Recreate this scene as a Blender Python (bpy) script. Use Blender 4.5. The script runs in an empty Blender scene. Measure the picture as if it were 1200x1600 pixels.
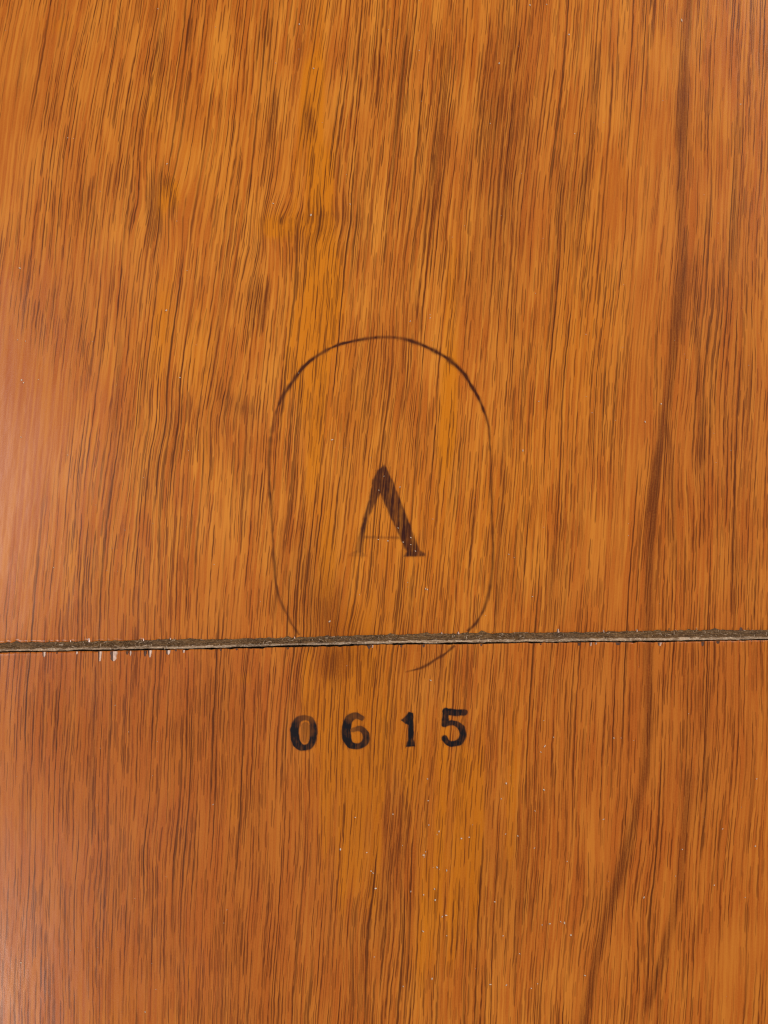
import bpy, math, random
import numpy as np
from mathutils import Vector

# ------------------------------------------------------------------ scale
# photograph pixels -> metres on the veneer's face (z = 0)
S = 0.000125
def W(x, y): return (np.asarray(x, float) - 600.0) * S, (800.0 - np.asarray(y, float)) * S

sc = bpy.context.scene
col = sc.collection

# ------------------------------------------------------------------ camera
FOV = math.radians(46)
CAM_D = 800 * S / math.tan(FOV / 2)
cam_d = bpy.data.cameras.new("camera")
cam = bpy.data.objects.new("camera", cam_d); col.objects.link(cam)
cam_d.sensor_fit = 'VERTICAL'; cam_d.sensor_height = 24.0
cam_d.lens = 12.0 / math.tan(FOV / 2)
cam_d.clip_start = 0.005; cam_d.clip_end = 20
cam.location = (0, 0, CAM_D)
sc.camera = cam

# ------------------------------------------------------------------ world and lamps (indoor close-up)
w = bpy.data.worlds.new("World"); sc.world = w; w.use_nodes = True
bg = w.node_tree.nodes["Background"]
bg.inputs[0].default_value = (1.0, 0.93, 0.88, 1); bg.inputs[1].default_value = 0.09
def area(name, loc, target, sx, sy, power, color):
    l = bpy.data.lights.new(name, 'AREA'); l.shape = 'RECTANGLE'
    l.size = sx; l.size_y = sy; l.energy = power; l.color = color
    o = bpy.data.objects.new(name, l); col.objects.link(o)
    o.location = loc
    o.rotation_euler = (Vector(target) - Vector(loc)).to_track_quat('-Z', 'Y').to_euler()
    return o
area("window_light", (-0.60, 0.02, 1.0), (0, 0, 0), 0.30, 0.24, 5.0, (1.0, 0.89, 0.86))
area("window_light", (-0.55, -0.50, 1.0), (0, 0, 0), 0.26, 0.20, 2.7, (1.0, 0.90, 0.84))
area("room_light", (0.86, 0.55, 0.85), (0, 0.02, 0), 0.7, 0.8, 12.8, (1.0, 0.91, 0.82))
vs = sc.view_settings
vs.view_transform = 'Standard'; vs.look = 'None'; vs.exposure = 0.0; vs.gamma = 1.0; vs.use_curve_mapping = False
sc.cycles.filter_width = 1.2
sc.cycles.use_denoising = False      # keep the fine pores: a denoiser smears them
sc.cycles.max_bounces = 4; sc.cycles.diffuse_bounces = 2; sc.cycles.glossy_bounces = 2

rng = np.random.default_rng(7)
random.seed(7)

# ------------------------------------------------------------------ seam outline (pixels)
SX = np.array([-500, -250, 0, 150, 300, 450, 600, 750, 900, 1050, 1200, 1450, 1700], float)
S_TOP = np.array([1013, 1009, 1004.5, 1002.5, 999.5, 996.5, 991.5, 989, 987, 985.5, 984, 981, 978], float)
S_BOT = np.array([1030, 1025, 1020.0, 1017.5, 1015.0, 1011.0, 1007.5, 1006, 1004.5, 1003, 1001, 998, 995], float)
def seam_top(x): return np.interp(x, SX, S_TOP)
def seam_bot(x): return np.interp(x, SX, S_BOT)

# ------------------------------------------------------------------ grain of the wood
# slope of the grain dx/dy (pixels), measured at a few places of the board
GX = np.array([-500, 0, 300, 600, 900, 1200, 1700], float)
GY = np.array([-500, 0, 200, 400, 600, 800, 1000, 1200, 1400, 1600, 2100], float)
GS = np.array([
 [.18, .18, .145, .10, .085, .06, .05],
 [.18, .18, .145, .10, .085, .06, .05],
 [.16, .16, .135, .11, .085, .04, .04],
 [.13, .13, .12, .11, .09, .04, .03],
 [.12, .12, .115, .10, .08, .045, .03],
 [.10, .10, .09, .085, .07, .03, .03],
 [.05, .05, .055, .075, .055, .03, .03],
 [.045, .045, .05, .085, .06, .04, .04],
 [.02, .02, .03, .08, .055, .04, .04],
 [.00, .00, .02, .04, .04, .03, .03],
 [.00, .00, .02, .04, .04, .03, .03]])
_cum = np.zeros_like(GS)
for j in range(1, len(GY)):
    _cum[j] = _cum[j - 1] + 0.5 * (GS[j] + GS[j - 1]) * (GY[j] - GY[j - 1])
_yy = np.arange(-500, 2101, 20.0)
_xx = np.arange(-500, 1701, 25.0)
_tab = np.zeros((len(_yy), len(_xx)))
_tmp = np.stack([np.interp(_xx, GX, r) for r in GS])
_k = np.exp(-0.5 * (np.arange(-6, 7) / 3.0) ** 2); _k /= _k.sum()
_sl = np.stack([np.interp(_yy, GY, _tmp[:, i]) for i in range(len(_xx))], 1)
def _smooth(a, ax):
    p = np.pad(a, [(6, 6) if i == ax else (0, 0) for i in range(2)], mode='edge')
    return np.apply_along_axis(lambda v: np.convolve(v, _k, 'valid'), ax, p)
_sl = _smooth(_smooth(_sl, 0), 1)
_tab = np.cumsum(_sl, 0) * 20.0
_i0 = int(np.argmin(abs(_yy - 1000)))
_tab -= _tab[_i0][None, :]
def bil(tab, x, y):
    fx = np.clip((x + 500) / 25.0, 0, len(_xx) - 1.001); fy = np.clip((y + 500) / 20.0, 0, len(_yy) - 1.001)
    ix = fx.astype(int); iy = fy.astype(int); fx = fx - ix; fy = fy - iy
    return (tab[iy, ix] * (1 - fx) * (1 - fy) + tab[iy, ix + 1] * fx * (1 - fy)
            + tab[iy + 1, ix] * (1 - fx) * fy + tab[iy + 1, ix + 1] * fx * fy)
# small burls where the fibres swing aside: (x, y, reach across, reach along, shift)
BURL = [(252, 318, 22, 34, 13), (475, 345, 40, 22, -9), (415, 365, 22, 40, 9), (1075, 575, 26, 60, 6), (1150, 590, 22, 60, -4), (1045, 700, 24, 70, 12), (300, 660, 40, 30, 8), (190, 1330, 50, 40, 6), (515, 1000, 30, 30, 7), (960, 1400, 30, 60, 10), (590, 1450, 26, 50, -8), (660, 560, 40, 60, 8)]
def grain_u(x, y):
    u = x + bil(_tab, x, y)
    for (bx, by, rx, ry, a) in BURL:
        u = u + a * (x - bx) / rx * np.exp(-((x - bx) / rx) ** 2 * .5 - ((y - by) / ry) ** 2 * .5) * 1.1
    return u

# patches of darker heartwood: (x, y, half width, half length, lean dx/dy, amount)
DARK = [
 (232, 320, 4, 34, -.05, 1.0), (250, 350, 4, 26, .1, .9), (272, 322, 4, 20, -.1, .8), (262, 285, 10, 8, 0, .8), (440, 345, 30, 4, 0, .4), (490, 338, 34, 4, 0, .35), (455, 365, 10, 9, 0, .5), (500, 362, 24, 12, 0, .3), (550, 345, 26, 10, 0, .35), (412, 375, 5, 30, 0, .8), (396, 470, 5, 40, -.15, .9), (412, 480, 5, 36, -.15, .8), (380, 640, 20, 10, 0, .6), (360, 625, 14, 10, 0, .6), (480, 185, 5, 26, 0, .9), (490, 200, 4, 20, .1, .7),
 (795, 120, 42, 110, -.02, .40), (785, 300, 40, 130, -.05, .45), (760, 430, 25, 80, -.05, .25),
 (1066, 120, 9, 110, -.04, .75), (1064, 210, 13, 70, -.05, .70), (1060, 330, 12, 120, -.05, .45),
 (1085, 60, 14, 60, 0, .35), (1068, 450, 20, 70, -.06, .55), (1050, 545, 16, 60, -.12, .6),
 (1088, 480, 18, 90, 0, .3), (1036, 650, 11, 60, -.12, .65), (1022, 760, 13, 60, -.14, .65), (1015, 860, 14, 110, -.03, .55),
 (1012, 1060, 16, 90, -.02, .4), (1012, 1190, 14, 80, -.1, .5), (985, 1300, 16, 60, -.2, .55), (962, 1385, 20, 60, -.25, .6),
 (932, 1500, 14, 60, -.22, .6), (915, 1575, 16, 50, -.25, .6), (1035, 1480, 12, 55, -.25, .6), (1010, 1560, 12, 50, -.35, .65),
 (1060, 1250, 22, 80, -.03, .3), (890, 1330, 22, 100, -.02, .25), (805, 1350, 30, 100, -.05, .35), (840, 1220, 26, 80, -.03, .3),
 (690, 180, 20, 160, -.08, .32), (650, 380, 24, 140, -.09, .25), (665, 250, 22, 90, -.09, .25), (625, 120, 16, 110, -.1, .3),
 (905, 170, 12, 120, -.05, .25), (925, 240, 18, 60, -.07, .3), (895, 330, 15, 80, -.08, .25), (875, 270, 12, 70, -.06, .3),
 (560, 365, 34, 18, 0, .2), (470, 342, 40, 7, 0, .22), (520, 335, 30, 6, 0, .18), (405, 470, 14, 44, -.15, .55), (440, 490, 12, 60, -.1, .35),
 (425, 190, 7, 40, -.15, .5), (487, 190, 9, 34, -.05, .5), (537, 180, 18, 70, -.08, .35), (575, 120, 16, 60, -.08, .3), (560, 280, 20, 60, -.1, .35),
 (240, 312, 8, 40, -.08, .55), (244, 362, 9, 34, -.05, .5), (262, 296, 7, 16, .1, .45), (205, 230, 12, 90, -.13, .28), (60, 70, 12, 60, -.15, .25),
 (300, 655, 22, 26, -.1, .4), (375, 640, 28, 30, -.1, .42), (340, 610, 18, 40, -.1, .35), (235, 730, 16, 60, -.1, .42), (180, 720, 16, 46, -.1, .30),
 (300, 690, 50, 24, 0, .25), (90, 520, 60, 60, 0, .22), (40, 440, 60, 70, 0, .22), (110, 470, 30, 60, 0, .25),
 (270, 800, 24, 110, -.08, .28), (160, 870, 40, 110, -.05, .22), (470, 880, 34, 60, 0, .25), (515, 945, 14, 40, -.05, .5), (522, 1042, 18, 22, 0, .6),
 (490, 960, 16, 40, 0, .3), (640, 940, 30, 70, -.05, .3), (580, 620, 30, 100, -.08, .28), (690, 760, 20, 90, -.08, .25), (520, 800, 24, 120, -.1, .2),
 (810, 600, 24, 150, -.04, .25), (800, 900, 24, 110, -.04, .25), (880, 870, 12, 120, -.05, .28), (645, 600, 26, 70, -.06, .28), (620, 530, 60, 30, 0, .2),
 (860, 930, 14, 60, -.04, .25), (900, 760, 16, 100, -.05, .25), (1110, 620, 22, 160, 0, .22), (1150, 420, 30, 160, -.03, .22), (1150, 800, 26, 140, 0, .22),
 (330, 1110, 30, 50, 0, .35), (290, 1150, 20, 40, 0, .3), (370, 1130, 22, 40, 0, .3), (260, 1290, 30, 26, -.1, .42), (290, 1320, 16, 30, -.1, .45), (180, 1360, 40, 24, -.1, .42), (130, 1310, 40, 40, -.1, .36),
 (390, 1250, 22, 60, 0, .42), (340, 1225, 30, 30, 0, .3), (60, 1400, 50, 30, 0, .3), (250, 1470, 40, 46, 0, .22), (360, 1500, 20, 40, 0, .4), (190, 1420, 40, 40, 0, .25),
 (590, 1440, 22, 60, -.04, .5), (560, 1520, 14, 50, 0, .4), (470, 1575, 40, 34, 0, .35), (610, 1360, 20, 80, -.04, .4), (620, 1300, 16, 60, 0, .3), (420, 1580, 50, 20, 0, .3), (320, 1580, 60, 20, 0, .25),
 (690, 1580, 24, 40, 0, .3), (1150, 1330, 30, 120, 0, .2), (1080, 1380, 20, 80, -.05, .25), (150, 1110, 60, 60, 0, .2), (110, 1180, 24, 60, 0, .2), (700, 1040, 30, 40, 0, .2), (1090, 1130, 26, 120, 0, .2),
]
# golden, more translucent streaks
GOLD = [
 (268, 300, 10, 18, 0, .9), (250, 330, 8, 16, 0, .7), (432, 358, 14, 10, 0, .9), (486, 130, 10, 30, 0, .8), (494, 210, 9, 22, 0, .7), (500, 260, 9, 26, 0, .7), (492, 460, 10, 50, -.05, .9), (515, 500, 8, 50, -.1, .8), (470, 590, 9, 30, 0, .7), (700, 650, 7, 50, 0, .9), (520, 1120, 18, 60, 0, .6), (560, 1240, 22, 60, 0, .7), (730, 1220, 10, 60, 0, .8), (640, 1240, 12, 60, 0, .5),
 (495, 160, 10, 200, -.05, .8), (470, 200, 6, 160, -.08, .5), (512, 330, 8, 160, -.08, .7), (488, 470, 8, 140, -.08, .9), (508, 540, 7, 130, -.1, .8), (452, 560, 7, 120, -.1, .6), (470, 420, 60, 170, -.05, .35), (300, 420, 90, 220, -.1, .3), (700, 600, 14, 150, -.05, .6), (512, 1200, 9, 160, -.03, .8), (540, 1240, 8, 200, -.04, .9), (566, 1180, 9, 150, -.05, .8), (590, 1300, 8, 160, -.05, .7), (690, 1260, 9, 200, -.05, .9), (712, 1340, 8, 200, -.04, .8), (745, 1300, 8, 200, -.04, .8), (660, 1450, 9, 150, -.03, .6), (800, 1260, 8, 160, -.04, .6), (480, 1060, 8, 60, 0, .7), (990, 250, 90, 300, 0, .2), (360, 130, 120, 160, 0, .25),
 (490, 160, 16, 60, -.05, .8), (498, 300, 14, 60, -.05, .6), (432, 352, 26, 18, 0, .8), (262, 306, 14, 16, 0, 1.0), (490, 350, 20, 14, 0, .7),
 (485, 520, 18, 70, -.05, .9), (520, 460, 22, 80, -.08, .7), (505, 420, 12, 60, -.08, .6), (702, 640, 10, 70, -.06, 1.0), (705, 430, 8, 80, -.06, .5), (694, 90, 10, 70, -.08, .6), (735, 60, 12, 70, -.06, .5),
 (250, 560, 16, 80, -.1, .5), (255, 470, 16, 60, -.1, .5), (310, 560, 26, 60, 0, .4), (320, 700, 16, 60, -.06, .4), (490, 720, 14, 80, -.06, .7), (510, 860, 12, 70, -.05, .7),
 (600, 700, 120, 190, 0, .35), (600, 900, 130, 130, 0, .45), (560, 1080, 80, 90, 0, .75), (540, 1260, 60, 140, 0, .45), (500, 1160, 40, 90, 0, .3), (700, 1260, 60, 150, -.04, .4), (740, 1310, 16, 80, -.04, .7), (620, 1180, 60, 60, 0, .5),
 (560, 1370, 30, 50, 0, .6), (640, 1500, 40, 80, 0, .3), (700, 1420, 50, 90, -.04, .45), (380, 1060, 14, 10, 0, .8), (800, 1240, 30, 110, -.04, .4), (860, 1120, 60, 80, 0, .25), (880, 640, 90, 260, -.05, .3), (780, 820, 60, 160, 0, .35),
 (365, 1250, 12, 40, 0, .6), (170, 1450, 30, 30, 0, .35), (295, 1525, 8, 30, 0, .6), (900, 480, 60, 160, -.05, .25), (530, 600, 60, 80, 0, .3), (90, 40, 30, 14, 0, .6), (130, 90, 14, 30, 0, .4), (240, 160, 10, 60, -.1, .5),
]
# smooth areas where hardly any pores show; left-edge ones paint in glare haze
CALM = [
 (10, 230, 60, 200, -.1, .35), (10, 480, 60, 120, 0, .4), (10, 1330, 50, 260, 0, .3), (40, 60, 60, 50, 0, .25), (1180, 1450, 50, 160, 0, .5),
 (25, 700, 60, 110, -.1, 1.3), (20, 880, 50, 90, 0, .6), (150, 440, 26, 50, 0, .5), (110, 620, 40, 70, -.1, .6), (30, 560, 40, 40, 0, .5), (90, 60, 40, 60, -.1, .3), (20, 200, 30, 120, -.1, .4),
 (1030, 150, 24, 110, -.03, .6), (1000, 330, 30, 120, -.04, .5), (940, 330, 22, 80, -.05, .5), (1010, 520, 22, 110, -.05, .5), (985, 700, 22, 120, -.05, .5), (960, 880, 26, 110, -.04, .6), (1100, 300, 26, 60, 0, .4), (1135, 240, 20, 60, 0, .4), (1110, 40, 22, 50, 0, .4),
 (870, 620, 30, 90, -.05, .35), (920, 1060, 30, 60, -.03, .4), (980, 1150, 20, 80, 0, .4), (1075, 1370, 26, 50, -.05, .5), (1130, 1540, 40, 60, 0, .5), (1180, 1230, 30, 100, 0, .35), (940, 1330, 24, 50, 0, .5), (870, 1480, 36, 80, -.05, .5), (960, 1450, 20, 60, -.2, .3),
 (285, 170, 22, 100, -.12, .4), (330, 260, 24, 80, -.12, .4), (180, 390, 30, 40, 0, .5), (345, 520, 24, 60, -.1, .4), (395, 560, 18, 60, -.1, .35), (350, 930, 40, 60, 0, .35), (420, 1100, 40, 40, 0, .3), (270, 1440, 40, 60, 0, .6), (110, 1320, 40, 40, 0, .3), (200, 1570, 50, 40, 0, .4), (260, 1560, 40, 30, 0, .4), (40, 1290, 40, 60, 0, .4),
 (440, 430, 16, 40, -.1, .4), (680, 540, 20, 60, -.06, .25), (835, 80, 22, 80, -.05, .4), (850, 230, 16, 80, -.06, .4),
]
# soft stains in the finish, and zones of redder wood and painted glare tint
STAIN = [(520, 1042, 22, 18, 0, .75), (512, 960, 20, 44, 0, .5), (540, 1010, 40, 30, 0, .35), (380, 1062, 18, 12, 0, -.2), (475, 1105, 9, 16, 0, .4), (545, 1230, 70, 190, 0, .34), (690, 1300, 110, 200, 0, .30), (800, 1370, 60, 80, 0, .22), (480, 900, 50, 60, 0, .25), (620, 1000, 140, 70, 0, .18), (250, 1470, 40, 40, 0, .15), (790, 250, 40, 220, -.04, .22)]
RED = [(1100, 500, 200, 500, 0, .2), (20, 700, 80, 160, 0, .6), (180, 1330, 330, 300, 0, .75), (1080, 1380, 240, 300, 0, .5), (120, 1040, 250, 130, 0, .55), (300, 1480, 240, 140, 0, .3), (1000, 1050, 250, 150, 0, .3), (60, 480, 140, 140, 0, .5), (60, 100, 120, 160, 0, .35), (1130, 300, 120, 350, 0, .3), (800, 250, 60, 200, -.05, .4), (1100, 800, 180, 260, 0, .3)]  # the zone on the left edge paints in the pinkish glare
DARK = [(x, y, rx, ry, ln, a * (.62 if rx >= 18 else .9)) for (x, y, rx, ry, ln, a) in DARK if not (905 < x < 1098 and rx <= 20)]
CALM = [(x, y, rx, ry, ln, a * .6) for (x, y, rx, ry, ln, a) in CALM]
# long narrow dark figure lines: half width, amount, points
BAND = [
 (7, .75, [(1080, -60), (1067, 130), (1063, 300), (1069, 420), (1056, 510), (1046, 600), (1032, 690), (1018, 790), (1012, 985), (1013, 1120), (1007, 1210), (989, 1290), (967, 1370), (944, 1450), (927, 1520), (905, 1640)]),
 (11, .45, [(1070, 110), (1066, 180), (1063, 250)]), (12, .4, [(1070, 390), (1062, 470), (1052, 550)]), (9, .4, [(1030, 690), (1020, 770), (1015, 850)]), (16, .28, [(985, 1300), (966, 1370), (946, 1440)]), (4, .5, [(1085, 380), (1088, 520), (1094, 640), (1092, 760)]),
 (4, .45, [(1036, 640), (1048, 700), (1052, 790), (1050, 900)]),
 (7, .7, [(1080, 1180), (1070, 1300), (1060, 1400), (1040, 1480), (1022, 1540), (998, 1605)]),
 (4, .5, [(640, 20), (622, 180), (606, 330)]), (4, .45, [(705, 40), (690, 200), (672, 380)]), (4, .5, [(930, 60), (925, 200), (912, 330), (900, 430)]), (5, .4, [(880, 240), (868, 420), (858, 560)]), (4, .45, [(430, 120), (424, 200), (416, 250)]),
 (4, .5, [(190, 500), (183, 620), (174, 700)]), (4, .4, [(350, 420), (342, 520), (328, 620)]), (3, .5, [(42, 40), (34, 100), (22, 170)]), (4, .4, [(260, 30), (248, 140), (236, 230)]), (4, .4, [(870, 830), (860, 920), (856, 985)]), (4, .4, [(1155, 140), (1150, 300), (1148, 430)]),
 (4, .4, [(790, 640), (785, 760), (778, 880), (776, 985)]), (4, .4, [(1150, 820), (1146, 985)]), (4, .4, [(830, 1240), (815, 1400), (800, 1560)]), (4, .4, [(1110, 1030), (1104, 1200), (1098, 1330)]), (4, .4, [(150, 1060), (146, 1200), (140, 1330)])]
def bands(x, y):
    out = np.zeros_like(x)
    for (hw, a, P) in BAND:
        P = np.array(P, float); cx = np.interp(y, P[:, 1], P[:, 0])
        t = np.clip(np.minimum(y - P[0, 1], P[-1, 1] - y) / 40.0, 0, 1)
        out += a * t * np.exp(-((np.abs(x - cx) / (hw * (.55 + .45 * t) + .1)) ** 3) * .7)
    return out
def blobs(lst, x, y):
    out = np.zeros_like(x)
    for (bx, by, rx, ry, ln, a) in lst:
        m = np.abs(y - by) < ry * 2.6
        if not m.any(): continue
        dy = y[m] - by; dx = x[m] - bx - ln * dy
        out[m] += a * np.exp(-((dx / rx) ** 2) ** 1.3 * 0.7 - ((dy / ry) ** 2) ** 1.2 * 0.7)
    return out

def mesh_from(name, co, faces, mat, parent=None, attrs=None, smooth=True):
    me = bpy.data.meshes.new(name)
    me.from_pydata(np.asarray(co).tolist(), [], np.asarray(faces).tolist() if not isinstance(faces, list) else faces)
    for k, v in (attrs or {}).items():
        a = me.attributes.new(k, 'FLOAT', 'POINT'); a.data.foreach_set("value", np.asarray(v, np.float32).ravel())
    me.update()
    if smooth: me.polygons.foreach_set("use_smooth", np.ones(len(me.polygons), bool))
    me.materials.append(mat)
    o = bpy.data.objects.new(name, me); col.objects.link(o)
    if parent: o.parent = parent
    return o

def grain_attrs(x, y, **kw):
    d = {"gu": grain_u(x, y), "gv": y, "dark": np.clip(blobs(DARK, x, y) + .5 * bands(x, y) - blobs(CALM, x, y), -.9, 1.2), "gold": np.clip(blobs(GOLD, x, y), 0, 1.2) * np.where(y > 985, .84, 1.0), "red": np.clip(blobs(RED, x, y) + .2 * (y > seam_bot(x) - 6), 0, 1), "band": np.clip(bands(x, y), 0, 1), "stain": np.clip(blobs(STAIN, x, y), 0, 1)}  # red also tints the whole lower board, painting in its dimmer light
    d.update(kw); return d

# ------------------------------------------------------------------ materials
class NB:
    """small helper for node graphs"""
    def __init__(s, name):
        s.m = bpy.data.materials.new(name); s.m.use_nodes = True
        s.t = s.m.node_tree; s.n = s.t.nodes; s.l = s.t.links
        s.p = s.n["Principled BSDF"]
    def set(s, inp, v):
        if hasattr(v, 'is_linked') or isinstance(v, bpy.types.NodeSocket): s.l.new(v, inp)
        else: inp.default_value = v
    def math(s, op, a, b=0.0, c=0.0, clamp=False):
        n = s.n.new('ShaderNodeMath'); n.operation = op; n.use_clamp = clamp
        s.set(n.inputs[0], a); s.set(n.inputs[1], b); s.set(n.inputs[2], c); return n.outputs[0]
    def attr(s, name):
        n = s.n.new('ShaderNodeAttribute'); n.attribute_name = name; return n.outputs['Fac']
    def noise(s, u, v, su, sv, off=0.0, detail=0.0, rough=0.5):
        c = s.n.new('ShaderNodeCombineXYZ')
        s.set(c.inputs[0], s.math('MULTIPLY_ADD', u, 1.0 / su, off)); s.set(c.inputs[1], s.math('MULTIPLY_ADD', v, 1.0 / sv, off * .37))
        n = s.n.new('ShaderNodeTexNoise'); n.noise_dimensions = '2D'
        n.inputs['Scale'].default_value = 1.0; n.inputs['Detail'].default_value = detail; n.inputs['Roughness'].default_value = rough
        s.l.new(c.outputs[0], n.inputs['Vector']); return n.outputs['Fac']
    def sstep(s, x, lo, hi):
        n = s.n.new('ShaderNodeMapRange'); n.interpolation_type = 'SMOOTHSTEP'
        s.set(n.inputs['Value'], x); s.set(n.inputs['From Min'], lo); s.set(n.inputs['From Max'], hi); return n.outputs['Result']
    def mix(s, f, a, b, blend='MIX'):
        n = s.n.new('ShaderNodeMix'); n.data_type = 'RGBA'; n.blend_type = blend
        s.set(n.inputs[0], f); s.set(n.inputs[6], a); s.set(n.inputs[7], b); return n.outputs[2]

def srgb(r, g, b):
    f = lambda c: (c / 255 / 12.92) if c / 255 <= .04045 else ((c / 255 + .055) / 1.055) ** 2.4
    return (f(r), f(g), f(b), 1)

def wood_material(name, ink=None):
    b = NB(name); M = b.math
    gu0, gv0, dark0, gold0 = b.attr("gu"), b.attr("gv"), b.attr("dark"), b.attr("gold")
    # wandering of the fibres
    w1 = b.noise(gu0, gv0, 150, 520, 3.1, 1.0); w2 = b.noise(gu0, gv0, 30, 120, 9.7, 0.0); w3 = b.noise(gu0, gv0, 7, 20, 19.7, 0.0)
    gu = M('ADD', gu0, M('ADD', M('MULTIPLY', M('SUBTRACT', w1, .5), 22.0), M('ADD', M('MULTIPLY', M('SUBTRACT', w2, .5), 2.6), M('MULTIPLY', M('SUBTRACT', w3, .5), 1.5))))
    # the along-grain coordinate slips from fibre to fibre: ragged ends of every figure
    slip = b.noise(gu, gv0, 3.6, 700, 21.0, 1.0)
    gv = M('ADD', gv0, M('MULTIPLY', M('SUBTRACT', slip, .5), 130.0))
    rib = b.noise(gu, gv, 40, 230, 5.0, 1.0, .5)
    fib = b.noise(gu, gv0, 2.1, 380, 61.0, 1.0, .6)          # single fibres
    dk = M('MULTIPLY', dark0, 1.0)
    dens = M('ADD', M('MULTIPLY', M('SUBTRACT', rib, .5), .62), M('MULTIPLY', dk, .55))
    calm = b.sstep(dark0, -.75, -.05)
    # pores: long thin lines, broken along their length
    def white(i, j):
        cv = b.n.new('ShaderNodeCombineXYZ'); b.set(cv.inputs[0], i); b.set(cv.inputs[1], j)
        n = b.n.new('ShaderNodeTexWhiteNoise'); n.noise_dimensions = '2D'; b.l.new(cv.outputs[0], n.inputs['Vector'])
        sp_ = b.n.new('ShaderNodeSeparateColor'); b.l.new(n.outputs['Color'], sp_.inputs[0])
        return n.outputs['Value'], sp_.outputs[0], sp_.outputs[1], sp_.outputs[2]
    def pores(p, L, hw, prob, kd, off):
        """every fibre of width p carries a row of vessel lines: own offset, length, width and darkness"""
        U = M('MULTIPLY_ADD', gu, 1.0 / p, off); i = M('FLOOR', U); f = M('SUBTRACT', U, i)
        r0 = white(i, off)[0]
        V = M('MULTIPLY_ADD', gv0, 1.0 / L, M('MULTIPLY', r0, 37.0)); j = M('FLOOR', V); t = M('SUBTRACT', V, j)
        ra, rb, rc, rd = white(i, M('ADD', j, off * 1.7))
        dx = M('MULTIPLY', M('ABSOLUTE', M('SUBTRACT', f, M('MULTIPLY_ADD', ra, .56, .22))), p)
        ln = M('MULTIPLY_ADD', rb, .68, .32)
        q = M('DIVIDE', M('ABSOLUTE', M('SUBTRACT', t, .5)), M('MULTIPLY', ln, .5))
        tp = M('SUBTRACT', 1.0, M('POWER', q, 3.0), clamp=True)
        w_ = M('MULTIPLY', M('MULTIPLY_ADD', rc, 1.0 * hw, .48 * hw), M('POWER', tp, .5))
        body = M('SUBTRACT', 1.0, b.sstep(dx, M('MULTIPLY', w_, .35), M('ADD', w_, .25)))
        body = M('MULTIPLY', body, b.sstep(tp, 0.0, .5))
        on = b.sstep(M('SUBTRACT', M('MULTIPLY_ADD', dens, kd, prob), rd), -.06, .06)
        return M('MULTIPLY', M('MULTIPLY', body, on), M('MULTIPLY', calm, M('MULTIPLY_ADD', ra, .62, .38)))
    pa = pores(7.3, 250, 1.15, .76, .9, 3.37)
    pb = pores(12.1, 480, 1.40, .40, .8, 11.71)
    pc = pores(4.7, 62, 1.0, .60, 1.4, 7.93)
    pd = pores(5.7, 140, 1.05, .72, 1.0, 23.19)
    pm = b.sstep(b.noise(gu, gv, 4, 17, 77.0, 0.0), .22, .62)       # ink of the vessels comes and goes
    pa = M('MULTIPLY', pa, M('MULTIPLY_ADD', pm, .5, .5)); pd = M('MULTIPLY', pd, M('MULTIPLY_ADD', pm, .6, .4))
    # ground colour
    fine = b.noise(gu, gv, 5, 260, 71.0, 1.0, .6)
    mott = b.noise(gu, gv, 60, 90, 88.0, 2.0, .5)
    tone = b.sstep(M('ADD', M('MULTIPLY', fine, .7), M('MULTIPLY', mott, .5)), .38, .85)
    c = b.mix(tone, srgb(188, 101, 28), srgb(221, 141, 48))
    red0, stain0 = b.attr("red"), b.attr("stain")
    c = b.mix(M('MULTIPLY', red0, .65, clamp=True), c, srgb(170, 86, 31))
    rag = b.noise(gu, gv, 5, 44, 131.0, 1.0, .6)
    g = M('MULTIPLY', b.sstep(M('ADD', gold0, M('MULTIPLY', M('SUBTRACT', rag, .5), .9)), .12, 1.36), M('MULTIPLY_ADD', gold0, .3, .7), clamp=True)
    c = b.mix(M('MULTIPLY', g, .82), c, srgb(214, 127, 8))
    # brown heartwood, made of separate fibres
    fr = M('ADD', M('MULTIPLY', dens, .8), M('MULTIPLY', M('SUBTRACT', fib, .5), 1.3))
    c = b.mix(M('MULTIPLY', b.sstep(fr, .02, .56), .55), c, srgb(124, 62, 16))
    c = b.mix(M('MULTIPLY', dk, .22, clamp=True), c, srgb(112, 54, 16))
    bd = M('MULTIPLY', b.attr('band'), M('MULTIPLY_ADD', fib, 1.2, .25), clamp=True)
    c = b.mix(M('MULTIPLY', bd, .8), c, srgb(108, 50, 16))
    c = b.mix(M('MULTIPLY', stain0, M('MULTIPLY_ADD', fib, .9, .2), clamp=True), c, srgb(124, 56, 6))
    # fine speckle of the lacquered surface
    sp = b.noise(gu0, gv0, 2.2, 2.8, 301.0, 1.0)
    c = b.mix(M('MULTIPLY', M('SUBTRACT', sp, .35), .22, clamp=True), c, srgb(228, 150, 56))
    pore = srgb(94, 41, 10)
    c = b.mix(M('MULTIPLY', pa, .88), c, pore)
    c = b.mix(M('MULTIPLY', pc, .70), c, pore)
    c = b.mix(M('MULTIPLY', pd, .82), c, pore)
    c = b.mix(M('MULTIPLY', pb, .88), c, srgb(78, 33, 9))
    bump_h = M('ADD', pa, pb)
    if ink:
        a = b.attr("ink")
        br = b.noise(gu, gv, 4.0, 60, 140.0, 1.0)
        blot = b.noise(gu0, gv0, 10, 12, 41.0, 2.0)
        k = M('MULTIPLY', a, M('ADD', ink[1], M('ADD', M('MULTIPLY', br, ink[2]), M('MULTIPLY', blot, ink[3]))), clamp=True)
        c = b.mix(k, c, ink[0])
    b.l.new(c, b.p.inputs['Base Color'])
    b.p.inputs['Roughness'].default_value = .6
    b.p.inputs['Specular IOR Level'].default_value = .05
    b.p.inputs['Coat Weight'].default_value = 1.0
    b.p.inputs['Coat IOR'].default_value = 1.45
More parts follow.
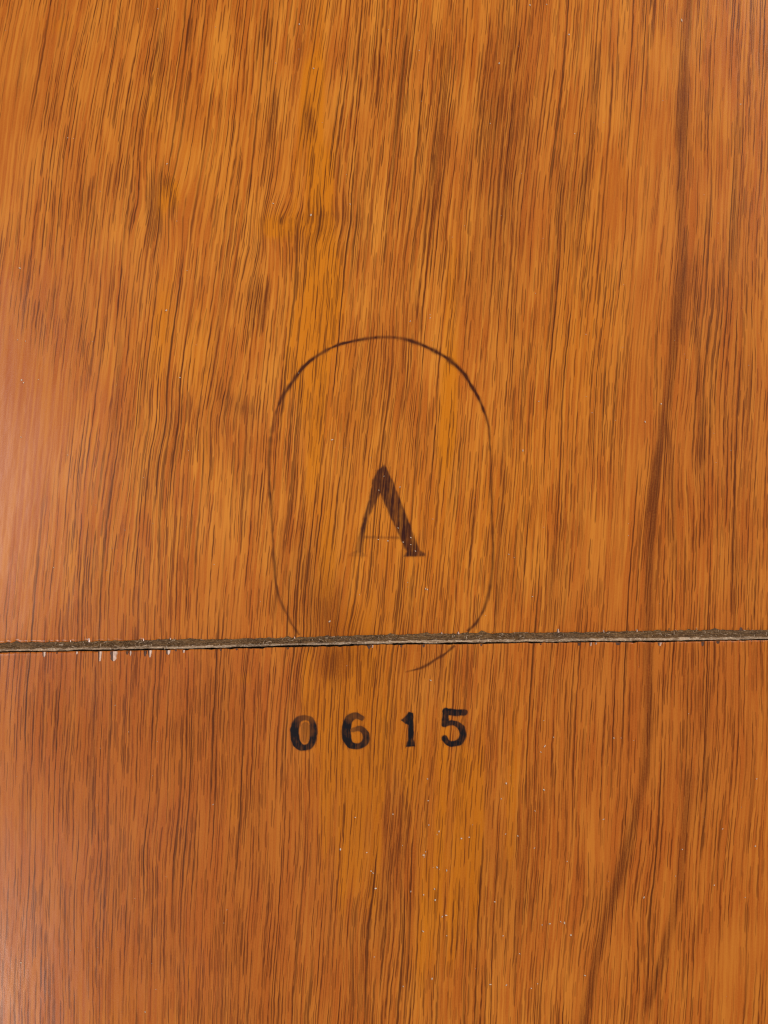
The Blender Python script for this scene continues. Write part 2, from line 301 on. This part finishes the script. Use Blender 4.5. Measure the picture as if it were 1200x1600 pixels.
    cr = b.noise(gu0, gv0, 160, 190, 12.0, 2.0)
    b.set(b.p.inputs['Coat Roughness'], M('MULTIPLY_ADD', cr, .10, .17))
    bn = b.n.new('ShaderNodeBump'); bn.inputs['Strength'].default_value = .10; bn.inputs['Distance'].default_value = .00003; bn.invert = True
    b.l.new(bump_h, bn.inputs['Height'])
    b.l.new(bn.outputs[0], b.p.inputs['Normal'])
    wav = b.noise(gu0, gv0, 22, 60, 512.0, 2.0)
    bc = b.n.new('ShaderNodeBump'); bc.inputs['Strength'].default_value = .12; bc.inputs['Distance'].default_value = .0002
    b.l.new(wav, bc.inputs['Height'])
    b.l.new(bc.outputs[0], b.p.inputs['Coat Normal'])
    return b.m

def core_material(name, c1, c2, c3, scale):
    b = NB(name); M = b.math
    tc = b.n.new('ShaderNodeTexCoord')
    sep = b.n.new('ShaderNodeSeparateXYZ'); b.l.new(tc.outputs['Object'], sep.inputs[0])
    u, v = sep.outputs[0], sep.outputs[1]
    n1 = b.noise(u, v, scale * 6, scale * .8, 3.0, 3.0, .7); n2 = b.noise(u, v, scale * .8, scale * .5, 13.0, 2.0, .6); n3 = b.noise(u, v, scale * 40, scale * 20, 23.0, 2.0)
    c = b.mix(b.sstep(n1, .35, .65), c1, c2)
    c = b.mix(M('MULTIPLY', b.sstep(n2, .5, .72), .75), c, c3)
    c = b.mix(M('MULTIPLY', b.sstep(n3, .4, .7), .3), c, srgb(96, 82, 70))
    b.l.new(c, b.p.inputs['Base Color']); b.p.inputs['Roughness'].default_value = .85; b.p.inputs['Specular IOR Level'].default_value = .2
    bn = b.n.new('ShaderNodeBump'); bn.inputs['Strength'].default_value = .6; bn.inputs['Distance'].default_value = .0002
    b.l.new(n2, bn.inputs['Height']); b.l.new(bn.outputs[0], b.p.inputs['Normal'])
    return b.m

def plain(name, c, rough=.6, var=.25):
    b = NB(name); M = b.math
    tc = b.n.new('ShaderNodeTexCoord'); sep = b.n.new('ShaderNodeSeparateXYZ'); b.l.new(tc.outputs['Object'], sep.inputs[0])
    n = b.noise(sep.outputs[0], sep.outputs[1], .0006, .0009, 2.0, 3.0)
    dkc = (c[0] * (1 - var), c[1] * (1 - var), c[2] * (1 - var), 1)
    b.l.new(b.mix(b.sstep(n, .3, .7), dkc, c), b.p.inputs['Base Color']); b.p.inputs['Roughness'].default_value = rough
    return b.m

MAT_WOOD = wood_material("lacquered_veneer")
MAT_INK_A = wood_material("veneer_with_brown_ink", (srgb(58, 24, 18), .22, .95, .30))
MAT_INK_RING = wood_material("veneer_with_ring_ink", (srgb(72, 31, 11), .70, .60, .35))
MAT_INK_D = wood_material("veneer_with_black_ink", (srgb(20, 17, 23), .62, .42, .36))
MAT_CORE = core_material("raw_core_wood", srgb(122, 92, 58), srgb(86, 64, 42), srgb(152, 126, 96), .0005)
MAT_PALE = core_material("raw_pale_ply", srgb(190, 166, 138), srgb(138, 114, 90), srgb(220, 202, 180), .0006)
MAT_SPLINTER = plain("bare_splinter_wood", srgb(222, 188, 166), .25)
MAT_SPLDARK = plain("dark_and_shaded_splinter", srgb(96, 62, 44), .6)  # for dark splinters and the painted shade on left flanks
MAT_DUST = plain("dust", srgb(228, 206, 182), .8, .25)
MAT_BASE = plain("dark_underlay", srgb(40, 30, 24), .9)

# ------------------------------------------------------------------ setting: what lies beneath the boards
def quad_grid(nr, nc):
    i = np.arange(nr * nc).reshape(nr, nc)
    return np.stack([i[:-1, :-1], i[1:, :-1], i[1:, 1:], i[:-1, 1:]], -1).reshape(-1, 4)
T = .009   # board thickness
xg = np.linspace(-620, 1820, 9); yg = np.linspace(-620, 2220, 9)
X, Y = np.meshgrid(xg, yg); wx, wy = W(X, Y)
und = mesh_from("underlay", np.stack([wx.ravel(), wy.ravel(), np.full(wx.size, -T - .0005)], 1), quad_grid(9, 9), MAT_BASE)
und["kind"] = "structure"

def thing(name, label, cat, loc):
    o = bpy.data.objects.new(name, None); col.objects.link(o)
    o.location = loc; o["label"] = label; o["category"] = cat; o.empty_display_size = .02
    return o
upper = thing("veneered_board", "reddish brown veneered board above the seam, stamped with letter A in an oval", "board", (0, 0, 0))
lower = thing("veneered_board", "reddish brown veneered board below the seam, stamped with number 0615", "board", (0, 0, 0))

# ------------------------------------------------------------------ the two veneer faces
XS = np.concatenate([np.arange(-400, -20, 12.0), np.arange(-20, 1220, 2.5), np.arange(1220, 1601, 12.0)])
def vnoise(x, step, seed):
    r = np.random.default_rng(seed); k = r.normal(size=4000); f = (x + 1000) / step; i = f.astype(int); f = f - i
    f = f * f * (3 - 2 * f); return k[i] * (1 - f) + k[i + 1] * f
jag_t = vnoise(XS, 4.0, 1) * .4 + vnoise(XS, 13.0, 2) * .4 + vnoise(XS, 90.0, 3) * .6
jag_b = vnoise(XS, 5.0, 4) * .25 + vnoise(XS, 17.0, 5) * .3 + vnoise(XS, 90.0, 6) * .4
# small chips broken out of the lacquer along the cut
for _ in range(38):
    cx = rng.uniform(-20, 1220); jag_t -= rng.uniform(.5, 2.2) * np.exp(-((XS - cx) / rng.uniform(2, 5)) ** 2)
for _ in range(22):
    cx = rng.uniform(-20, 1220); jag_b += rng.uniform(.4, 1.4) * np.exp(-((XS - cx) / rng.uniform(2, 5)) ** 2)
E_TOP = seam_top(XS) + jag_t
E_BOT = seam_bot(XS) + jag_b

tt = np.concatenate([np.linspace(0, 1, 190)[:-1] * (1 - 0.012), [1 - .012, 1 - .006, 1 - .003, 1 - .0012, 1]])
def face(edge, far, parent):
    t = tt[:, None]
    Y = far + (edge[None, :] - far) * t
    Xg = np.broadcast_to(XS[None, :], Y.shape)
    wx, wy = W(Xg, Y)
    z = np.zeros_like(Y)
    z[-1] -= .00010; z[-2] -= .00002
    nr, nc = Y.shape
    f = quad_grid(nr, nc)
    if far > 1000: f = f[:, ::-1]
    x, y = Xg.ravel(), Y.ravel()
    co = np.stack([wx.ravel(), wy.ravel(), z.ravel()], 1)
    return mesh_from("veneer_face", co, f, MAT_WOOD, parent, grain_attrs(x, y))
face(E_TOP, -400.0, upper)
face(E_BOT, 2000.0, lower)

# ------------------------------------------------------------------ raw cut edges
def strip_mesh(name, rows, mat, parent, flip=False):
    """rows: list of (y_pixels array, z array) over XS"""
    co = []
    for (yp, z) in rows:
        wx, wy = W(XS, yp); co.append(np.stack([wx, wy, z], 1))
    f = quad_grid(len(rows), len(XS))
    if flip: f = f[:, ::-1]
    return mesh_from(name, np.concatenate(co), f, mat, parent)
def rz(seed, a): return vnoise(XS, 3.0, seed) * a + vnoise(XS, 11.0, seed + 50) * a * .8
base_t = seam_top(XS); base_b = seam_bot(XS); wd = base_b - base_t
n0 = np.zeros_like(XS)
# upper board: bruised brown slope under the veneer, then the pale inner ply, then the sawn wall
rows = [(E_TOP - .6, n0 - .00012)]
for k, (f, z) in enumerate([(.10, -.00022), (.24, -.00032), (.38, -.00040), (.54, -.00054), (.66, -.00062)]):
    rows.append((base_t + wd * f + vnoise(XS, 6, 20 + k) * .5, z + rz(30 + k, .00005)))
strip_mesh("core_edge", rows, MAT_CORE, upper)
pale_in = rows[-1]
rows = [(pale_in[0] - .4, pale_in[1] - .00003)]
lip = base_t + wd * .91 + vnoise(XS, 25, 61) * .5 + vnoise(XS, 5, 62) * .25
rows += [(base_t + wd * .72, n0 - .00050 + rz(70, .00006)), (base_t + wd * .80, n0 - .00036 + rz(71, .00006)), (lip - .6, n0 - .00044 + rz(72, .00004)), (lip, n0 - .0007), (lip + .2, n0 - T)]
strip_mesh("inner_ply", rows, MAT_PALE, upper)
# lower board: sawn wall dropping straight from its edge
rows = [(E_BOT + .5, n0 - T), (E_BOT + .25, n0 - .0012), (E_BOT + .1, n0 - .0004), (E_BOT - .05, n0 - .00009)]
strip_mesh("core_edge", rows, MAT_CORE, lower)

# bodies of the boards under the veneer
def body(edge, far, parent):
    xs = XS[::20]; e = edge[::20]
    far_a = np.full_like(xs, far)
    wx, wy = W(xs, e); fx, fy = W(xs, far_a); n = len(xs)
    zt = -.0015
    co = np.concatenate([np.stack([wx, wy, np.full(n, zt)], 1), np.stack([wx, wy, np.full(n, -T)], 1), np.stack([fx, fy, np.full(n, -T)], 1), np.stack([fx, fy, np.full(n, -.0001)], 1)])
    fs = []
    for r in range(3):
        for i in range(n - 1):
            fs.append([r * n + i, r * n + i + 1, (r + 1) * n + i + 1, (r + 1) * n + i])
    fs.append([0, n, 2 * n, 3 * n]); fs.append([n - 1, 4 * n - 1, 3 * n - 1, 2 * n - 1])
    return mesh_from("core_board", co, fs, MAT_CORE, parent, smooth=False)
body(base_t + wd * .70, -400.0, upper)
body(E_BOT + 4, 2000.0, lower)

# ------------------------------------------------------------------ stamped ink
ZI = .00002
def stroke_sdf(x, y, pts):
    """distance inside a chain of tapering strokes; pts = (x, y, half width, strength); returns (signed distance, strength)"""
    best = np.full(x.shape, 1e9); st = np.zeros(x.shape)
    for (a, c) in zip(pts[:-1], pts[1:]):
        dx, dy = c[0] - a[0], c[1] - a[1]; L = dx * dx + dy * dy
        t = np.clip(((x - a[0]) * dx + (y - a[1]) * dy) / L, 0, 1)
        d = np.hypot(x - a[0] - t * dx, y - a[1] - t * dy) - (a[2] + t * (c[2] - a[2]))
        m = d < best; best[m] = d[m]; st[m] = (a[3] + t * (c[3] - a[3]))[m]
    return best, st
def poly_sdf(x, y, P):
    d = np.full(x.shape, 1e9); inside = np.zeros(x.shape, bool)
    for (a, c) in zip(P, P[1:] + P[:1]):
        dx, dy = c[0] - a[0], c[1] - a[1]
        t = np.clip(((x - a[0]) * dx + (y - a[1]) * dy) / (dx * dx + dy * dy), 0, 1)
        d = np.minimum(d, np.hypot(x - a[0] - t * dx, y - a[1] - t * dy))
        cond = (a[1] > y) != (c[1] > y)
        if abs(dy) > 1e-9:
            inside ^= cond & (x < dx * (y - a[1]) / dy + a[0])
    return np.where(inside, -d, d)
def n2(x, y, step, seed):
    r = np.random.default_rng(seed); k = r.normal(size=(400, 400))
    fx = (x % (step * 390)) / step; fy = (y % (step * 390)) / step; ix = fx.astype(int); iy = fy.astype(int); fx = fx - ix; fy = fy - iy
    fx = fx * fx * (3 - 2 * fx); fy = fy * fy * (3 - 2 * fy)
    return (k[iy, ix] * (1 - fx) + k[iy, ix + 1] * fx) * (1 - fy) + (k[iy + 1, ix] * (1 - fx) + k[iy + 1, ix + 1] * fx) * fy
def ink_mesh(name, box, fn, mat, parent, step=1.0, soft=2.2):
    xs = np.arange(box[0], box[2] + step, step); ys = np.arange(box[1], box[3] + step, step)
    X, Y = np.meshgrid(xs, ys)
    d, s = fn(X + n2(X, Y, 5, 11) * .32, Y + n2(X, Y, 5, 12) * .32)
    a = np.clip(.5 - d / soft, 0, 1); a = a * a * (3 - 2 * a) * s
    q = quad_grid(*X.shape); af = a.ravel()
    q = q[(af[q] > .01).any(1)]
    used, inv = np.unique(q, return_inverse=True); q = inv.reshape(-1, 4)
    x, y = X.ravel()[used], Y.ravel()[used]; wx, wy = W(x, y)
    return mesh_from(name, np.stack([wx, wy, np.full(len(x), ZI)], 1), q, mat, parent, grain_attrs(x, y, ink=af[used]))

def letter_a(x, y):
    P = [(599.5, 726), (603.5, 730), (616.5, 757), (627, 785), (637.5, 811), (649, 842), (656, 859), (665, 865), (665, 869.5), (631, 870), (635, 862), (632, 856), (622, 834), (612, 813), (597, 779), (594, 771),
         (586, 788), (578.5, 804), (571.5, 827), (567, 850), (566, 863), (574, 866.5), (574, 870), (544, 870), (545, 866.5), (554, 861), (558, 845), (562, 832), (567, 811), (578, 775), (582, 750), (590, 735)]
    d = poly_sdf(x, y, P)
    s = np.clip(1.08 - .25 * np.clip((x - 640) / 20, 0, 1), 0, 1)
    left = np.clip((590 - x) / 14, 0, 1)
    s = s * (1 - .5 * np.clip((y - 862) / 4, 0, 1) * left) * (1 - .06 * left) * (1 - left * np.clip((y - 826) / 60, 0, .35))
    d2, s2 = stroke_sdf(x, y, [(568, 839, 2.3, .55), (600, 840, 1.8, .40), (626, 840, 2.3, .6)])
    a1 = np.clip(.5 - d / 2.6, 0, 1) * s; a2 = np.clip(.5 - d2 / 2.2, 0, 1) * s2
    use2 = a2 > a1
    return np.where(use2, d2, d), np.where(use2, s2, s)
ink_mesh("stamped_letter", (544, 720, 668, 874), letter_a, MAT_INK_A, upper, soft=4.2)

def smooth_path(pts, step=2.0):
    P = np.array(pts, float); out = []
    Q = np.vstack([2 * P[0] - P[1], P, 2 * P[-1] - P[-2]])
    for i in range(1, len(Q) - 2):
        n = max(2, int(np.hypot(*(Q[i + 1] - Q[i])[:2]) / step)); t = np.arange(n)[:, None] / n
        out.append(.5 * (2 * Q[i] + (Q[i + 1] - Q[i - 1]) * t + (2 * Q[i - 1] - 5 * Q[i] + 4 * Q[i + 1] - Q[i + 2]) * t ** 2 + (-Q[i - 1] + 3 * Q[i] - 3 * Q[i + 1] + Q[i + 2]) * t ** 3))
    out.append(P[-1][None]); return np.concatenate(out)
def dg(px, py): return 430 + px / 3.636, 1080 + py / 3.636
def path(lst): return [(*dg(a, b_), w_ * 1.08 / 2 / 3.636 + .3, s_) for (a, b_, w_, s_) in lst]
def curve(lst): return [tuple(p) for p in smooth_path(path(lst), 2.0)]
def digit0(x, y):
    d0, s0 = stroke_sdf(x, y, path([(172, 200, 46, .42), (172, 270, 46, .30)]))
    d1, s1 = stroke_sdf(x, y, curve([(175, 150, 26, .6), (132, 160, 34, .8), (113, 200, 44, 1), (111, 250, 46, 1), (126, 300, 42, 1), (160, 320, 32, .92), (200, 306, 32, .9), (219, 255, 36, .95), (217, 200, 34, .9), (204, 163, 28, .75), (175, 150, 26, .6)]))
    return np.where(d1 < 1.0, d1, d0), np.where(d1 < 1.0, s1, s0)
def digit6(x, y):
    return stroke_sdf(x, y, curve([(492, 152, 26, .8), (455, 138, 34, .8), (420, 160, 42, .9), (405, 210, 48, 1), (408, 270, 44, 1), (432, 305, 36, 1), (475, 312, 32, .9), (510, 290, 36, .9), (518, 255, 34, .9), (500, 222, 30, .8), (468, 212, 26, .7), (440, 222, 22, .6)]))
def digit1(x, y):
    P = [dg(*p) for p in [(716, 164), (745, 138), (758, 120), (782, 124), (786, 200), (785, 270), (793, 312), (745, 314), (755, 280), (757, 190), (740, 184)]]
    d = poly_sdf(x, y, P) - .6; return d, np.full(x.shape, .97)
def digit5(x, y):
    d1, s1 = stroke_sdf(x, y, path([(968, 116, 34, 1), (1030, 122, 34, 1), (1076, 120, 30, .95)]))
    d2, s2 = stroke_sdf(x, y, path([(970, 112, 34, .95), (964, 186, 36, .95)]))
    d3, s3 = stroke_sdf(x, y, curve([(970, 186, 30, .95), (1005, 178, 26, .95), (1045, 196, 32, .95), (1067, 238, 36, 1), (1052, 284, 36, 1), (1012, 299, 30, .95), (980, 292, 28, .95), (962, 268, 34, .9)]))
    d = np.minimum(np.minimum(d1, d2), d3); return d, np.full(x.shape, .96)
ink_mesh("stamped_digit", (448, 1112, 502, 1180), digit0, MAT_INK_D, lower)
ink_mesh("stamped_digit", (528, 1108, 582, 1176), digit6, MAT_INK_D, lower)
ink_mesh("stamped_digit", (622, 1108, 654, 1172), digit1, MAT_INK_D, lower)
ink_mesh("stamped_digit", (684, 1100, 736, 1172), digit5, MAT_INK_D, lower)

def ring_mesh(name, pts, parent, edge=None):
    P = smooth_path(pts); c = P[:, :2].copy(); hw = np.clip(P[:, 2], .5, 9); st = np.clip(P[:, 3], 0, 1)
    tg = np.gradient(c, axis=0); tg /= np.linalg.norm(tg, axis=1)[:, None]; nm = np.stack([-tg[:, 1], tg[:, 0]], 1)
    s = np.arange(len(c)) * 2.0
    c += nm * (vnoise(s, 14, 90) * .35 + vnoise(s, 60, 91) * .5)[:, None]
    hw = hw * (1 + .16 * vnoise(s, 9, 92) + .12 * vnoise(s, 40, 93)); st = np.clip(st * (1 + .10 * vnoise(s, 7, 94) + .12 * vnoise(s, 35, 95)), 0, 1)
    offs = [-1.9, -1.25, -.6, 0, .6, 1.25, 1.9]; al = [0, .35, .85, 1, .85, .35, 0]
    V = np.concatenate([c + nm * (hw * o)[:, None] for o in offs]); a = np.concatenate([st * k for k in al])
    wx, wy = W(V[:, 0], V[:, 1])
    q = quad_grid(len(offs), len(c))
    return mesh_from(name, np.stack([wx, wy, np.full(len(V), ZI)], 1), q[:, ::-1], MAT_INK_RING, parent, grain_attrs(V[:, 0], V[:, 1], ink=a))
RING = [(467, 992.5, 2.0, .62), (450, 966.6, 2.2, .62), (434, 927, 1.9, .6), (428.5, 885, 1.8, .62), (425, 820, 1.7, .55), (421.5, 767, 1.9, .58), (420.5, 714, 2.2, .62), (425, 671, 2.2, .62), (434, 635, 2.1, .65), (450, 605, 2.6, .78),
        (476.6, 571, 2.6, .85), (503, 551.6, 2.4, .75), (535, 537, 2.3, .78), (567, 530, 2.2, .75), (599.5, 526.7, 2.2, .7), (624, 528.5, 2.3, .75), (645.8, 534, 2.4, .78), (678, 548, 2.6, .9), (703, 564, 2.7, .95), (724, 583.7, 2.5, .92), (745.5, 619, 2.2, .8),
        (760, 653, 1.8, .6), (765.5, 685, 1.7, .55), (767, 731.5, 1.6, .5), (768.5, 785, 1.8, .58), (770.4, 838, 1.9, .6), (769.4, 892, 2.2, .65), (763, 931, 2.2, .66), (751, 963, 2.2, .68), (731, 987, 2.3, .75)]
ring_mesh("stamped_oval", RING, upper)
ring_mesh("stamped_oval", [(711, 1009, 2.2, .75), (692, 1025, 2.2, .78), (667, 1040, 1.9, .75), (648, 1047, 1.4, .6), (633, 1050.5, .8, .25)], lower)

# ------------------------------------------------------------------ splinters and torn fibres along the cut
def splinter(x, y, wpx, lpx, mat, parent, name="splinter", lift=.00016, lean=0.0, seed=0):
    r = np.random.default_rng(seed)
    n = 5; co = []; hw = wpx / 2
    for k in range(n):
        t = k / (n - 1); w_ = hw * (1 - .2 * t + r.uniform(-.16, .16)) * (1, 1, 1, .9, .5)[k]
        yy = y + lpx * t; xx = x + lean * lpx * t
        top = lift * (1 - .75 * t) + .00003
        co += [(xx - w_, yy, .00001), (xx - w_ * .15, yy, top * .8), (xx + w_ * .75, yy, top), (xx + w_, yy, .00001)]
    co = np.array(co); wx, wy = W(co[:, 0], co[:, 1]); V = np.stack([wx, wy, co[:, 2]], 1)
    f = []
    for k in range(n - 1):
        for j in range(3): a = k * 4 + j; f.append([a, a + 4, a + 5, a + 1])
    f += [[3, 2, 1, 0], [(n - 1) * 4 + j for j in range(4)]]
    o = mesh_from(name, V, f, mat, parent, smooth=False)
    o.data.materials.append(MAT_SPLDARK)
    for k in range(n - 1): o.data.polygons[k * 3].material_index = 1       # left flank darkened, its shade painted in
    return o
LOWS = [(156.5, 1020, 5, 14, 1), (178, 1019.5, 8, 14, 1), (199, 1019, 5, 8, 0), (204, 1019, 2.5, 7, 1), (227, 1018, 5, 12, 0), (234.5, 1018, 4.5, 10, 1), (263, 1018, 6, 6, 1), (275, 1018, 4, 4, 0), (287, 1017, 3, 4, 1), (69, 1020, 4, 7, 1), (89, 1020, 3, 4, 0), (120, 1020, 3, 4, 1),
        (345, 1016, 4, 4, 0), (370, 1016, 4, 4, 0), (450, 1012, 3, 4, 0), (577, 1009, 7, 7, 0), (582, 1009, 2.5, 4, 1), (662, 1008, 4, 6, 0), (627, 1009, 4, 4, 0), (752, 1007, 4, 5, 0), (923, 1004, 3, 5, 1), (931, 1005, 2.5, 3, 1), (966, 1004, 10, 6, 0), (1031, 1004, 5, 5, 1), (1098, 1003, 5, 10, 0), (1122, 1003, 7, 6, 0), (905, 1005, 5, 6, 0), (845, 1006, 3, 3, 0)]
for i, (x, y, a, l, pale) in enumerate(LOWS):
    y = float(np.interp(x, XS, E_BOT)) + .3
    splinter(x, y, a * (1.35 if pale else .9), l * (1.1 if pale else .7), MAT_SPLINTER if pale else MAT_SPLDARK, lower, lean=-.05, seed=i, lift=.00022 if a > 4 else .00012)
UPS = [(139, 4, 6), (170, 3, 5), (224, 3, 4), (255, 4, 6), (266, 3, 3), (312, 4, 4), (110, 3, 3), (350, 3, 3), (716, 4, 4), (790, 3.5, 6), (872, 4, 6), (934, 6, 5), (943, 3, 4), (1116, 4, 4), (1158, 5, 5), (1100, 3, 3), (460, 3, 3), (540, 3, 3), (995, 3, 4), (650, 3, 3), (690, 3, 3), (30, 4, 4)]
for i, (x, a, l) in enumerate(UPS[::2]):
    y = float(np.interp(x, XS, E_TOP)) + .8
    splinter(x, y, a, -l, MAT_SPLDARK if x in (1158,) else MAT_SPLINTER, upper, lean=.05, seed=100 + i, lift=.00010)

# fuzz of torn fibres lying on the raw slope
def fibres(name, n, parent, mat):
    co, f = [], []
    for _ in range(n):
        x = rng.uniform(-200, 1400); t = rng.uniform(.02, .72)
        if rng.random() < .35: x = rng.choice([120, 210, 250, 410, 500, 800, 1115]) + rng.normal() * 30
        y = seam_top(x) + t * float(seam_bot(x) - seam_top(x)); ang = rng.normal() * .9 + (0 if rng.random() < .5 else 1.4)
        L = rng.uniform(2.5, 9); w_ = rng.uniform(.3, .7); z0 = -.0004 + rng.uniform(0, .0004)
        cv = rng.normal() * .5; k0 = len(co); px, py, a = x, y, ang
        for s in range(5):
            z = z0 + .00022 * math.sin(s / 4 * math.pi)
            for (ox, oz) in ((-w_, 0), (0, .00009), (w_, 0)):
                qx, qy = px - math.sin(a) * ox, py + math.cos(a) * ox
                wx, wy = W(qx, qy); co.append((float(wx), float(wy), z + oz))
            px += math.cos(a) * L / 4; py -= math.sin(a) * L / 4 * .7; a += cv / 4
        for s in range(4):
            for j in range(2): b0 = k0 + s * 3 + j; f.append([b0, b0 + 3, b0 + 4, b0 + 1])
    o = mesh_from(name, co, f, mat, parent); o["kind"] = "stuff"; return o
fibres("torn_fibres", 500, upper, MAT_CORE)
fibres("pale_fibres", 220, upper, MAT_PALE)

# ------------------------------------------------------------------ dust lying on the lacquer
SPECKS = [(490, 107, 3), (468, 38, 2.4), (261, 256, 2.2), (427, 318, 2), (486, 336, 3), (547, 319, 2), (655, 79, 2.6), (780, 99, 3), (828, 8, 2.5), (854, 7, 2.5), (889, 54, 2.5), (1065, 32, 3), (1157, 163, 2.4), (898, 209, 2.4), (766, 193, 2),
 (31, 419, 2.6), (28, 531, 2), (40, 533, 2), (34, 594, 4), (37, 598, 3), (260, 485, 3), (281, 590, 2), (33, 683, 2), (106, 711, 2), (519, 687, 3.4), (672, 492, 2), (672, 497, 2.6), (641, 502, 2.2), (1033, 631, 2.4), (1008, 659, 2.6), (817, 704, 2.5), (925, 645, 2), (842, 627, 2),
 (600, 744, 2.2), (592, 766, 2.2), (622, 825, 1.8), (642, 840, 2.0), (642, 851, 2.4), (649, 861, 2.6), (625, 761, 2.0), (591, 843, 2.4), (606, 845, 2.6), (515, 971, 3.6), (665, 920, 2.8), (668, 921, 2.2), (637, 910, 1.8), (676, 811, 2), (630, 847, 2),
 (84, 887, 2.6), (832, 932, 2), (795, 866, 2), (180, 1102, 2), (673, 1063, 2.4), (959, 1153, 2.2), (333, 1257, 2.8), (851, 1166, 3.2), (845, 1175, 2), (865, 1152, 1.8), (555, 1277, 2), (532, 1327, 3), (573, 1332, 2.2), (580, 1361, 2.4), (583, 1364, 2), (587, 1388, 3), (585, 1495, 2.2), (227, 1581, 3), (33, 1504, 2.4),
 (668, 1217, 2.6), (669, 1251, 3), (670, 1289, 2.4), (686, 1299, 2.4), (683, 1304, 2), (665, 1331, 2.6), (662, 1336, 3.4), (663, 1339, 2.4), (683, 1355, 3.2), (698, 1360, 2.6), (721, 1310, 3.2), (733, 1308, 2.4), (791, 1224, 3.8), (783, 1248, 2.4), (790, 1303, 2.4), (809, 1306, 2.4), (835, 1325, 2), (850, 1234, 2.6), (836, 1267, 2),
 (943, 1280, 3), (886, 1346, 2), (662, 1398, 3.4), (679, 1389, 2.4), (680, 1406, 3), (697, 1430, 3), (691, 1432, 2.4), (661, 1455, 2.8), (698, 1462, 2.2), (773, 1409, 2.6), (786, 1462, 2.4), (859, 1443, 3.6), (847, 1445, 2.2), (882, 1442, 3.2), (892, 1461, 3), (876, 1440, 2), (812, 1490, 2),
 (675, 1529, 3.2), (630, 1541, 2.4), (766, 1538, 3.8), (791, 1539, 3), (840, 1537, 2.6), (830, 1544, 2.4), (914, 1524, 2.4), (1006, 1402, 2.6), (1116, 1383, 2.6), (1164, 1402, 2.4), (1180, 1322, 2.6), (1182, 1217, 2.4), (1129, 1295, 2), (1066, 1327, 2), (629, 1321, 2), (642, 1393, 2), (614, 1272, 2)]
def dust():
    co, f = [], []
    lst = list(SPECKS) + [(rng.uniform(-350, 1550), rng.uniform(-350, 1950), rng.uniform(.7, 1.5)) for _ in range(260)]
    for (x, y, d) in lst:
        if abs(y - 1003) < 26 and d < 1.6: continue
        r = d * .47 * rng.uniform(.7, 1.15); k0 = len(co); asp = rng.uniform(.6, 1.5); rot = rng.uniform(0, 3.1)
        ring = 6
        for lv, (rr, zz) in enumerate([(1, .05), (.95, .55), (.5, 1.0)]):
            for q in range(ring):
                a = q / ring * 2 * math.pi + lv * .4; ex = math.cos(a) * r * rr * asp * rng.uniform(.75, 1.2); ey = math.sin(a) * r * rr / asp * rng.uniform(.75, 1.2)
                wx, wy = W(x + ex * math.cos(rot) - ey * math.sin(rot), y + ex * math.sin(rot) + ey * math.cos(rot))
                co.append((float(wx), float(wy), .00003 + zz * r * S * 1.0))
        for lv in range(2):
            for q in range(ring):
                a, b_ = k0 + lv * ring + q, k0 + lv * ring + (q + 1) % ring
                f.append([b_, a, a + ring, b_ + ring])
        f.append([k0 + 2 * ring + q for q in range(ring)][::-1])
    o = mesh_from("dust", co, f, MAT_DUST, None, smooth=False)
    o["kind"] = "stuff"; o["label"] = "scattered pale dust specks lying on the lacquered boards"; o["category"] = "dust"
dust()
